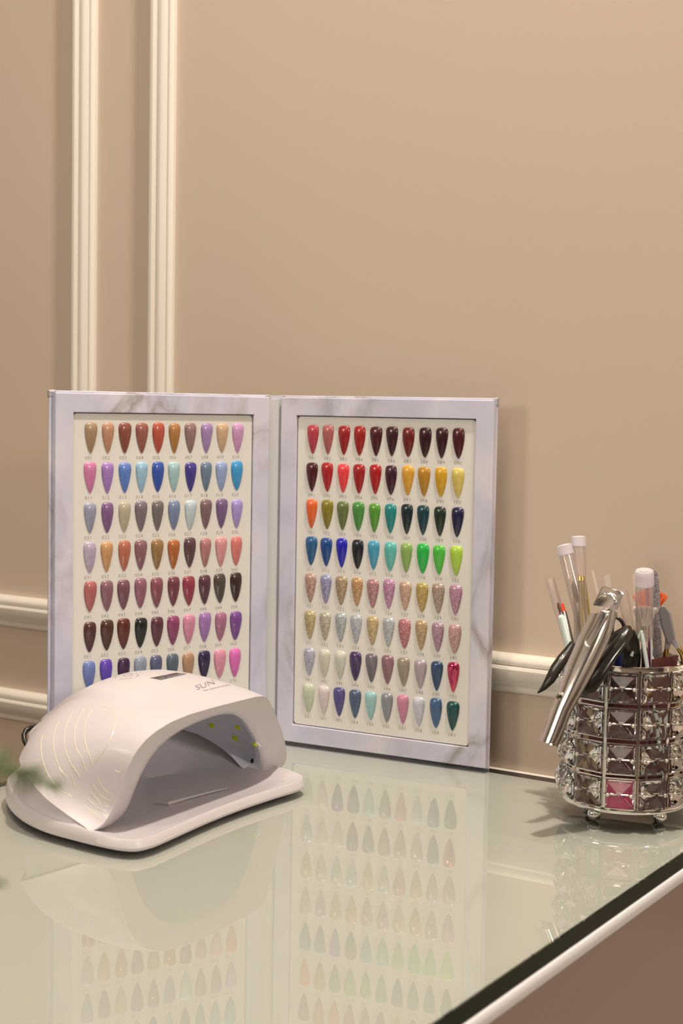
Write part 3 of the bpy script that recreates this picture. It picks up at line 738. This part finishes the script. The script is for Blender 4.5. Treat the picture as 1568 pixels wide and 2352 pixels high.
def capped_tube(name, label, cap_top, low, R, Y1, Y2, caplen=.0085, tube_label=None):
    a, d, e_ = tool_axis(cap_top, low, .014, Y1, Y2)
    t = root(name, label, 'brush', e_)
    x0 = a; x1 = a + d*caplen
    mesh('tube_cap', *lathe(x0, [(.0001, 0), (R*.55, 0), (R*.6, .0008), (R*.9, .0004), (R+.0004, .0012), (R+.0004, caplen), (R, caplen), (R*.98, caplen-.001), (.0001, caplen-.001)], 32, axis=d), M_capw, t)
    L = (e_-a).length
    mesh('clear_cover', *lathe(a, [(R, caplen), (R, L*.62), (R-.0005, L*.62), (R-.0005, caplen)], 32, axis=d), M_clear, t)
    return t, a, d, L
# 1 rear-left capped brush with dark bristles
t, a, d, L = capped_tube('nail_brush', 'brush in a clear tube with frosted cap, leftmost tall tube, dark bristles inside', (1294, 1250), (1353, 1490), .0058, 1.076, 1.076)
mesh('bristles', *tube([a+d*.030, a+d*.033, a+d*.040, a+d*.047], [.0004, .0019, .0022, .0012], 14), M_brownb, t)
mesh('handle', *tube([a+d*.047, a+d*.07, a+d*L], [.0014, .0022, .0026], 14), M_palegreen, t)
# 2 second capped brush
t, a, d, L = capped_tube('nail_brush', 'tallest clear tube with frosted cap, holding a brush with orange bristle tip', (1328, 1231), (1334, 1490), .0055, 1.090, 1.079)
q = a + d*.040
mesh('bristles', *tube([a+d*.044-Vector((.0022, 0, 0)), a+d*.047-Vector((.0022, 0, 0)), a+d*.0515-Vector((.0022, 0, 0))], [.0003, .0012, .0012], 12), M_orange, t)
mesh('handle', *tube([a+d*.0515-Vector((.0022, 0, 0)), a+d*.08-Vector((.0022, 0, 0)), a+d*L], [.0013, .0016, .0016], 12), M_palegreen, t)
# 3 gold tube pen
a, d, e_ = tool_axis((1334, 1323), (1340, 1490), .014, 1.078, 1.066)
t = root('gold_cap_pen', 'slim translucent pen with shiny gold end, behind the nail clipper', 'pen', e_)
mesh('pen_end', *tube([a, a+d*.0006, a+d*.004], [.0022, .0029, .0029], 16), M_goldm, t)
mesh('pen_body', *tube([a+d*.004, a+d*(e_-a).length], .0028, 16), mat('smoky_gold_plastic', alb('a98a60', .9), rough=.2, alpha=.6), t)
# 4 red bristle brush
a, d, e_ = tool_axis((1290, 1385), (1316, 1495), .014, 1.066, 1.066)
t = root('flat_gel_brush', 'flat brush with bright red bristle tip and steel ferrule, left side of the holder', 'brush', e_)
mesh('bristles', *tube([a, a+d*.001, a+d*.0065], [.0012, .0020, .0027], 14, flat=.45), M_red, t)
mesh('ferrule', *tube([a+d*.0065, a+d*.012, a+d*.034], [.0028, .0030, .0032], 16, flat=.7), M_steel, t)
mesh('handle', *tube([a+d*.034, e_], [.0034, .0034], 16), M_blacksteel, t)
# 5 pale green brush with brown tip
a, d, e_ = tool_axis((1281, 1384), (1306, 1485), .014, 1.054, 1.056)
t = root('detail_brush', 'small brush with brown tip and pale green handle, left of the red-tipped brush', 'brush', e_)
mesh('bristles', *tube([a, a+d*.003, a+d*.0078], [.0008, .0014, .0012], 12), M_brownb, t)
mesh('ferrule', *tube([a+d*.0078, a+d*.0095], [.0012, .0014], 12), M_chrome, t)
mesh('handle', *tube([a+d*.0095, a+d*.0115, e_], [.0014, .0034, .0036], 14, flat=.8), M_palegreen, t)
# 6 clear open sleeves and acrylic sticks
for i, (p1, p2, R, Y1, Y2, nm, lb, ct) in enumerate([
    ((1262, 1330), (1312, 1500), .0038, 1.078, 1.076, 'clear_sleeve', 'empty clear plastic sleeve standing over the two left brushes', 'sleeve'),
    ((1360, 1310), (1386, 1420), .0011, 1.085, 1.085, 'acrylic_stick', 'thin clear acrylic stick leaning out behind the clipper head, leftmost stick', 'stick'),
    ((1390, 1322), (1408, 1430), .0013, 1.082, 1.084, 'acrylic_stick', 'thin clear acrylic stick just above the top of the clipper head', 'stick'),
    ((1396, 1320), (1414, 1430), .0012, 1.084, 1.086, 'acrylic_stick', 'thin clear acrylic stick above the clipper head, right one of a close pair', 'stick'),
    ((1455, 1318), (1462, 1450), .0011, 1.085, 1.085, 'acrylic_stick', 'thin clear acrylic stick directly left of the wide capped tube', 'stick'),
    ((1428, 1355), (1450, 1470), .0042, 1.075, 1.078, 'clear_sleeve', 'clear plastic sleeve with a bright highlight, right of the clipper head', 'sleeve')]):
    a, d, e_ = tool_axis(p1, p2, .016, Y1, Y2); L = (e_-a).length
    v, f = lathe(a, [(R, 0), (R, L), (R-.0004, L), (R-.0004, 0), (R, 0)], 20, axis=d) if R > .002 else tube([a, e_], R, 12)
    o = mesh(nm, v, f, M_clear if R > .002 else mat('clear_acrylic_%d' % i, (.97, .93, .92, 1), rough=.05, alpha=.16), None, origin=e_); tag(o, lb, ct, 'clear sleeves and sticks in the crystal holder')
# 7 olive file
a, d, e_ = tool_axis((1345, 1338), (1356, 1470), .016, 1.094, 1.086)
o = mesh('cuticle_stick', *tube([a, a+d*.02, a+d*.04, e_], [.0006, .0012, .0019, .0022], 12), M_olive, None, origin=e_); tag(o, 'olive-gold tapered cuticle stick just left of the clipper head', 'stick')
# 8 wide capped tube with orange bristles
a, d, e_ = tool_axis((1479, 1309), (1480, 1500), .014, 1.050, 1.066)
t = root('capped_dust_brush', 'wide clear tube with frosted round cap, right side of the holder', 'brush', e_)
R = .0067
mesh('tube_cap', *lathe(a, [(.0001, .0002), (R*.5, .0002), (R*.55, .0010), (R*.92, .0004), (R+.0003, .0014), (R+.0003, .012), (R, .012), (.0001, .011)], 36, axis=d), M_capw, t)
mesh('clear_cover', *lathe(a, [(R, .012), (R*1.02, .05), (R*.8, .056), (R*.75, .056), (R*.97, .05), (R*.95, .012)], 36, axis=d), M_clear, t)
L = (e_-a).length; mesh('ferrule', *tube([a+d*.0445, a+d*.0455, a+d*.050, a+d*L], [.0022, .0026, .0026, .0026], 16), M_chrome, t)
def fan(name, base, dirs, w0, w1, length, m, parent, n=46, spread=.5, thick=.0018, jitter=.12):
    mb = MB(); up_, side, dep = dirs
    for i in range(n):
        u = (i+.5)/n*2-1; u += random.gauss(0, .03)
        b0 = base + side*(u*w0) + dep*random.gauss(0, thick*.35)
        tip = base + side*(u*w1) + up_*length*(1-spread*.35*u*u)*random.uniform(1-jitter, 1) + dep*random.gauss(0, thick)
        mid = b0.lerp(tip, .5)
        mb.add(*tube([b0, mid, tip], [.0006, .0006, .00022], 4))
    return mb.build(name, m, parent)
upv = Vector((0, 0, 1)); sd = Vector((math.cos(view), math.sin(view), 0)); dp = Vector((-math.sin(view), math.cos(view), 0))
fan('bristles', a+d*.0450, (upv, sd, dp), .0022, .0092, .0150, M_whiteb, t, 300, thick=.0026, spread=.2)
# 9 orange fan brush behind
a, d, e_ = tool_axis((1487, 1404), (1490, 1500), .014, 1.092, 1.090)
t = root('orange_dust_brush', 'brush with a wide fan of orange bristles behind the wide capped tube', 'brush', e_)
u2 = (-d*.97 + sd*.18).normalized()
fan('bristles', a+d*.001, (u2, sd, dp), .0050, .0128, .0185, M_orange, t, 240, spread=.7, thick=.0018)
mesh('handle', *tube([a+d*.0005, a+d*.006, e_], [.0050, .0028, .0026], 14, flat=.5, side=sd), M_palegreen, t)
# 10 glitter file
a, d, e_ = tool_axis((1502, 1309), (1510, 1500), .014, 1.070, 1.075); w3 = .0034
rings = []
for s, ww in ((0, .35), (.006, .75), (.018, .95), (.04, 1), (1, 1)):
    p = a + d*(s*(e_-a).length) if s > .05 else a + d*s*.4
    rings.append([p + sd*w3*ww*cx + dp*.0011*cy for cx, cy in ((-1, -.5), (-.8, -1), (.8, -1), (1, -.5), (1, .5), (.8, 1), (-.8, 1), (-1, .5))])
o = mesh('glitter_nail_file', *loft(rings), M_glit, None, origin=e_); tag(o, 'silver glitter nail file with rounded top, right of the wide capped tube', 'nail file')
# 11 magenta stick
a, d, e_ = tool_axis((1486, 1342), (1490, 1500), .014, 1.078, 1.078)
o = mesh('magenta_stick', *tube([a, a+d*.002, e_], [.0006, .0012, .0013], 12), M_mag, None, origin=e_); tag(o, 'slim magenta stick seen through and below the wide capped tube', 'stick')
# 12 pale green stick, short diagonal
a = at(1474, 1447, 1.052); b2 = at(1449, 1507, 1.046); c2 = a + (b2-a)*1.0
dd = (b2-a).normalized(); e3 = b2 + dd*.0
t = root('pale_green_stick', 'short pale green stick leaning diagonally in front of the dust brush handle', 'stick', b2)
mesh('stick', *tube([a, b2], [.0016, .0019], 12, flat=.7), M_palegreen, t); mesh('stick_end', *tube([b2, b2+dd*.055], [.0022, .0018], 12), M_blacksteel, t)
# 13 chrome tweezers rod
a, d, e_ = tool_axis((1473, 1450), (1483, 1515), .020, 1.046, 1.05)
o = mesh('steel_pusher', *tube([a, a+d*.004, a+d*.02, e_], [.0012, .0022, .0024, .0022], 14, flat=.6), M_palegreen, None, origin=e_); tag(o, 'curved whitish cuticle pusher standing below the white bristles', 'cuticle pusher')
# 14 cuticle nipper with gold handles
t = root('gold_handled_nipper', 'grey cuticle nipper with gold handles at the right side of the holder', 'cuticle nipper', HC+Vector((.02, 0, .02)))
def blade(pts, ws, thick, m, name, parent, side=sd, dep=dp):
    rings = []
    for (x, y, Yv), ww in zip(pts, ws):
        p = at(x, y, Yv); rings.append([p + side*ww*cx + dep*thick*cy for cx, cy in ((-1, -.35), (-.7, -1), (.7, -1), (1, -.35), (1, .35), (.7, 1), (-.7, 1), (-1, .35))])
    return mesh(name, *loft(rings), m, parent, angle=35)
M_greyp = mat('grey_satin_steel', alb('958a85', 1.0), rough=.35, metal=.3)
blade([(1522, 1393, 1.06), (1526, 1408, 1.062), (1532, 1440, 1.066), (1538, 1462, 1.068), (1543, 1478, 1.07)], [.0016, .0046, .0046, .0040, .0036], .0018, M_greyp, 'nipper_jaw', t)
blade([(1536, 1462, 1.069), (1534, 1475, 1.07), (1531, 1490, 1.07)], [.0030, .0024, .0020], .0016, M_greyp, 'nipper_shank', t)
blade([(1543, 1466, 1.069), (1551, 1480, 1.07), (1558, 1490, 1.07)], [.0026, .0024, .0020], .0016, M_greyp, 'nipper_shank', t)
for pts in ([(1532, 1487, 1.07), (1528, 1505, 1.072), (1524, 1525, 1.075), (1521, 1560, 1.078), (1520, 1640, 1.08)], [(1556, 1486, 1.07), (1567, 1502, 1.072), (1572, 1530, 1.075), (1560, 1580, 1.078), (1545, 1650, 1.08)]):
    mesh('gold_handle', *tube([at(*p) for p in pts], [.0020, .0022, .0022, .0022, .0018], 14), M_goldm, t)
# 15 maroon boards, pink block and navy stick standing inside the cup
for nm, lb, ct, pa, pb, w3_, th_, z1, m in (
    ('maroon_nail_file', 'maroon nail file board inside the holder, seen through the left gaps between crystals', 'nail file', (-.030, -.020), (.0, -.034), None, .0016, .112, M_maroon),
    ('maroon_nail_file', 'maroon nail file board inside the holder, seen through the front gaps between crystals', 'nail file', (-.004, -.034), (.027, -.026), None, .0016, .112, M_maroon),
    ('maroon_nail_file', 'maroon nail file board with its end showing above the rim at the right', 'nail file', (.029, -.022), (.036, .010), None, .0016, .126, M_maroon)):
    A = HC + Vector((pa[0], pa[1], HZ0+.003)); B = HC + Vector((pb[0], pb[1], HZ0+.003)); dx = (B-A); ln = dx.length; dx.normalize(); ny = Vector((-dx.y, dx.x, 0))
    v, f = obox(A, dx, ny, (0, 0, 1), ln, th_, z1-HZ0-.003); o = mesh(nm, v, f, m, None, smooth=False, origin=A); tag(o, lb, ct, 'nail file boards in the crystal holder')
fc = HC - Vector((math.sin(view)*-1, math.cos(view), 0))*.0405 + Vector((0, 0, HZ0+.003))
v, f = obox(HC + Vector((math.sin(view), -math.cos(view), 0))*.0440 - sd*.0128 + Vector((0, 0, HZ0+.0027)), sd, dp, (0, 0, 1), .0250, .0040, .0235)
o = mesh('pink_buffer_block', v, f, M_pink, None, smooth=False, origin=v[0]); tag(o, 'small pink buffer block behind the bottom front crystal of the holder', 'buffer block')
o = mesh('navy_pen', *tube([HC+Vector((.0, .006, .016)), HC+Vector((-.006, -.004, .128))], .0048, 14), M_navy, None, origin=HC+Vector((0, 0, .016))); tag(o, 'dark navy pen end between the black nipper handles and the dust brush', 'pen')
# 16 black nippers
def rod(pts, rad, m, name, parent, flat=1, side=None): return mesh(name, *tube([at(*p) for p in pts], rad, 16, flat=flat, side=side), m, parent)
t = root('black_nail_nipper', 'black nail nipper with two handles hanging over the front rim, right of the clipper', 'nail nipper', at(1435, 1460, 1.04))
rod([(1441, 1440, 1.040), (1440, 1452, 1.036), (1425, 1475, 1.030), (1402, 1505, 1.022), (1378, 1540, 1.014), (1355, 1572, 1.008), (1336, 1592, 1.006)], [.0028, .0048, .0052, .0052, .0060, .0066, .0040], M_blacksteel, 'handle', t, .6, sd)
rod([(1437, 1445, 1.046), (1420, 1462, 1.046), (1400, 1490, 1.040), (1372, 1530, 1.028), (1345, 1565, 1.018), (1318, 1588, 1.014)], [.003, .0050, .0054, .0056, .0056, .0034], M_blacksteel, 'handle', t, .6, sd)
rod([(1440, 1450, 1.043), (1446, 1475, 1.046), (1450, 1510, 1.05), (1448, 1560, 1.055), (1445, 1650, 1.06)], [.0056, .0070, .0070, .0060, .004], M_blacksteel, 'nipper_jaw', t, .5, sd)
p = at(1436, 1459, 1.033); mesh('pivot_screw', *lathe(p, [(.0001, .0016), (.0014, .0014), (.0020, .0006), (.0020, 0)], 16, axis=(-dp)), M_chrome, t)
t = root('black_cuticle_nipper', 'black cuticle nipper whose curved handle sticks out at the left of the holder', 'cuticle nipper', at(1305, 1500, 1.035))
hpth = [(1318, 1478, 1.034), (1306, 1496, 1.030), (1292, 1512, 1.024), (1277, 1535, 1.016), (1262, 1562, 1.010), (1248, 1580, 1.006), (1234, 1592, 1.004)]
rod(hpth, [.0034, .0042, .0044, .0046, .0038, .0022, .0006], M_blacksteel, 'handle', t, .45, sd)
rod([(1322, 1486, 1.036), (1338, 1510, 1.046), (1352, 1560, 1.055), (1366, 1650, 1.062)], [.0040, .0058, .0054, .003], M_blacksteel, 'nipper_jaw', t, .5, sd)
t = root('black_pusher', 'black metal tool shaft right behind the clipper arm', 'cuticle pusher', at(1400, 1480, 1.05))
rod([(1405, 1398, 1.052), (1396, 1440, 1.054), (1390, 1500, 1.058), (1392, 1600, 1.066), (1400, 1700, 1.075)], [.0026, .0046, .0060, .0056, .004], M_blacksteel, 'shaft', t, .7, sd)
t = root('black_scissors', 'black nail scissors with looped handles behind the black nipper, near the cup centre', 'scissors', at(1410, 1450, 1.07))
for pts in ([(1376+38, 1418), (1424, 1424), (1432, 1438), (1428, 1456), (1414, 1462), (1402, 1452), (1400, 1434), (1408, 1421)],):
    loop = closed_resample([at(x, y, 1.07) for x, y in pts], 40); mesh('finger_loop', *tube(loop+[loop[0]], .0015, 10, cap=False), M_blacksteel, t)
rod([(1414, 1462, 1.07), (1416, 1520, 1.072), (1420, 1640, 1.076)], [.0018, .0030, .0012], M_blacksteel, 'blade', t)
# 17 big chrome nail clipper leaning on the front rim
t = root('nail_clipper', 'large shiny steel nail clipper leaning over the front left rim of the holder', 'nail clipper', at(1330, 1540, 1.01))
CY = lambda y: float(np.interp(y, [1345, 1400, 1533, 1600, 1710], [1.022, 1.016, 1.000, .992, .981]))
arm = [((1354, 1410), (1411, 1400)), ((1347, 1425), (1407, 1416)), ((1338, 1442), (1400, 1440)), ((1328, 1462), (1390, 1466)), ((1316, 1490), (1374, 1500)), ((1303, 1520), (1354, 1540)), ((1290, 1555), (1334, 1578)), ((1279, 1588), (1317, 1610)), ((1270, 1615), (1304, 1634)), ((1259, 1645), (1294, 1660)), ((1248, 1675), (1283, 1688)), ((1239, 1700), (1274, 1708))]
arm = arm[::-1]
def armsec(l, r, th=.0030, off=0):
    A = at(l[0], l[1], CY(l[1])+off); B = at(r[0], r[1], CY(r[1])+off); x = (B-A); hw = x.length/2; x.normalize(); c = (A+B)/2; n = -dp
    ring = []
    for k in range(17):
        u = -1+2*k/16; ring.append(c + x*hw*u + n*(th*(1-abs(u)**2.6)))
    for k in range(9):
        u = 1-2*k/8; ring.append(c + x*hw*u*.93 - n*.0010)
    return ring
mesh('clipper_arm', *loft([armsec(l, r) for l, r in arm]), M_clip, t, angle=45)
mesh('lower_arm', *loft([armsec((l[0]+10, l[1]+5), (r[0]+7, r[1]+6), .0022, .0075) for l, r in arm]), M_clip, t, angle=45)
# raised rounded-rectangle rib
rib = [(1392, 1405), (1384, 1402), (1377, 1412), (1362, 1440), (1345, 1470), (1346, 1480), (1355, 1481), (1364, 1468), (1380, 1438), (1394, 1412)]
loop = closed_resample([at(x, y, CY(y)) - dp*.0031 for x, y in rib], 50)
mesh('pressed_rib', *tube(loop+[loop[0]], .0010, 10, cap=False), M_clip, t)
# thumb plate with crescent
hd = [(1381, 1347), (1388, 1346), (1424, 1355), (1431, 1362), (1430, 1367), (1416, 1400), (1411, 1402), (1400, 1398), (1364, 1390), (1362, 1386)]
f3 = [at(x, y, CY(y)) - dp*.0038 for x, y in hd]; b3 = [p + dp*.0022 for p in f3]; fr_ = [p.lerp(sum(f3, Vector())/len(f3), .05) - dp*.0004 for p in f3]
mesh('thumb_plate', *loft([b3, f3, fr_]), M_clip, t, angle=30)
cres = [at(x, y, CY(y)) - dp*.0045 for x, y in ((1373, 1373), (1380, 1365), (1390, 1361), (1400, 1362), (1409, 1368), (1414, 1378), (1412, 1388))]
mesh('pressed_crescent', *tube(cres, [.0004, .0011, .0015, .0017, .0016, .0012, .0004], 10), M_clip, t)
cres = [at(x, y+2.2, CY(y)) - dp*.0043 for x, y in ((1374, 1373), (1380, 1366), (1390, 1362.5), (1400, 1363.5), (1406, 1367))]
mesh('crescent_slot', *tube(cres, [.0003, .0005, .0005, .0005, .0003], 8), M_hole, t)
p = at(1287, 1598, CY(1598)) - dp*.0030
mesh('rivet', *lathe(p, [(.0012, .0002), (.0030, .0006), (.0034, -.0004)], 20, axis=-dp), M_chrome, t)
mesh('rivet_hole', *lathe(p, [(.0001, .0004), (.0013, .0004), (.0013, -.0006)], 16, axis=-dp), M_hole, t)

# ------------------------------------------------------------------ fern in the foreground
M_fern = mat('fern_green', alb('6c7648', .85), rough=.5); M_vase = mat('white_ceramic', (.8, .78, .75, 1), rough=.25)
VP = Vector((-.50, .20, TZ))
t = thing('fern_vase', 'white vase on the glass holding the blurred asparagus fern at the left edge', 'vase', VP)
mesh('vase_body', *lathe(VP, [(.0001, .0), (.022, .0), (.026, .01), (.028, .04), (.022, .07), (.013, .09), (.014, .1), (.012, .1), (.011, .09), (.019, .07), (.024, .04), (.022, .012), (.0001, .01)], 40), M_vase, t)
def D(x, y, tt): return CAM + ray(x, y)*tt
def frond(pts, t, seed, nl=46, ll=.0085):
    rnd = random.Random(seed); mb = MB(); P = []
    for i in range(len(pts)-1):
        for k in range(10): P.append(pts[i].lerp(pts[i+1], k/10))
    P.append(pts[-1]); mb.add(*tube(P, [.0008*(1-.7*i/len(P)) for i in range(len(P))], 6))
    n = len(P)
    for i in range(n//4, n-1, 2):
        f_ = (i-n/3)/(n*.67); d = (P[i+1]-P[i]).normalized()
        for s in (-1, 1):
            for q_ in range(2):
                side = Vector((rnd.gauss(0, 1), rnd.gauss(0, 1), rnd.gauss(0, .5)+s*.6)).normalized(); dr = (side*.8 + d*.6).normalized()
                L = ll*(1-.75*f_)*rnd.uniform(.6, 1.1); a = P[i]; mb.add(*tube([a, a+dr*L*.5, a+dr*L+Vector((0, 0, -L*.15))], [.0003, .0005, .0001], 4))
    o = mb.build('fern_frond', M_fern, t); return o
base = VP + Vector((0, 0, .095))
frond([base, base+Vector((.02, .0, .09)), D(-160, 1690, .40), D(-60, 1735, .41), D(20, 1768, .42), D(75, 1785, .425), D(135, 1806, .43)], t, 1, ll=.013)
frond([base, base+Vector((.03, .0, .06)), D(-260, 1960, .38), D(-120, 2000, .40), D(-40, 2020, .41), D(14, 2031, .42)], t, 2, ll=.006)
for o in bpy.data.objects:
    if '_o' in o: del o['_o']
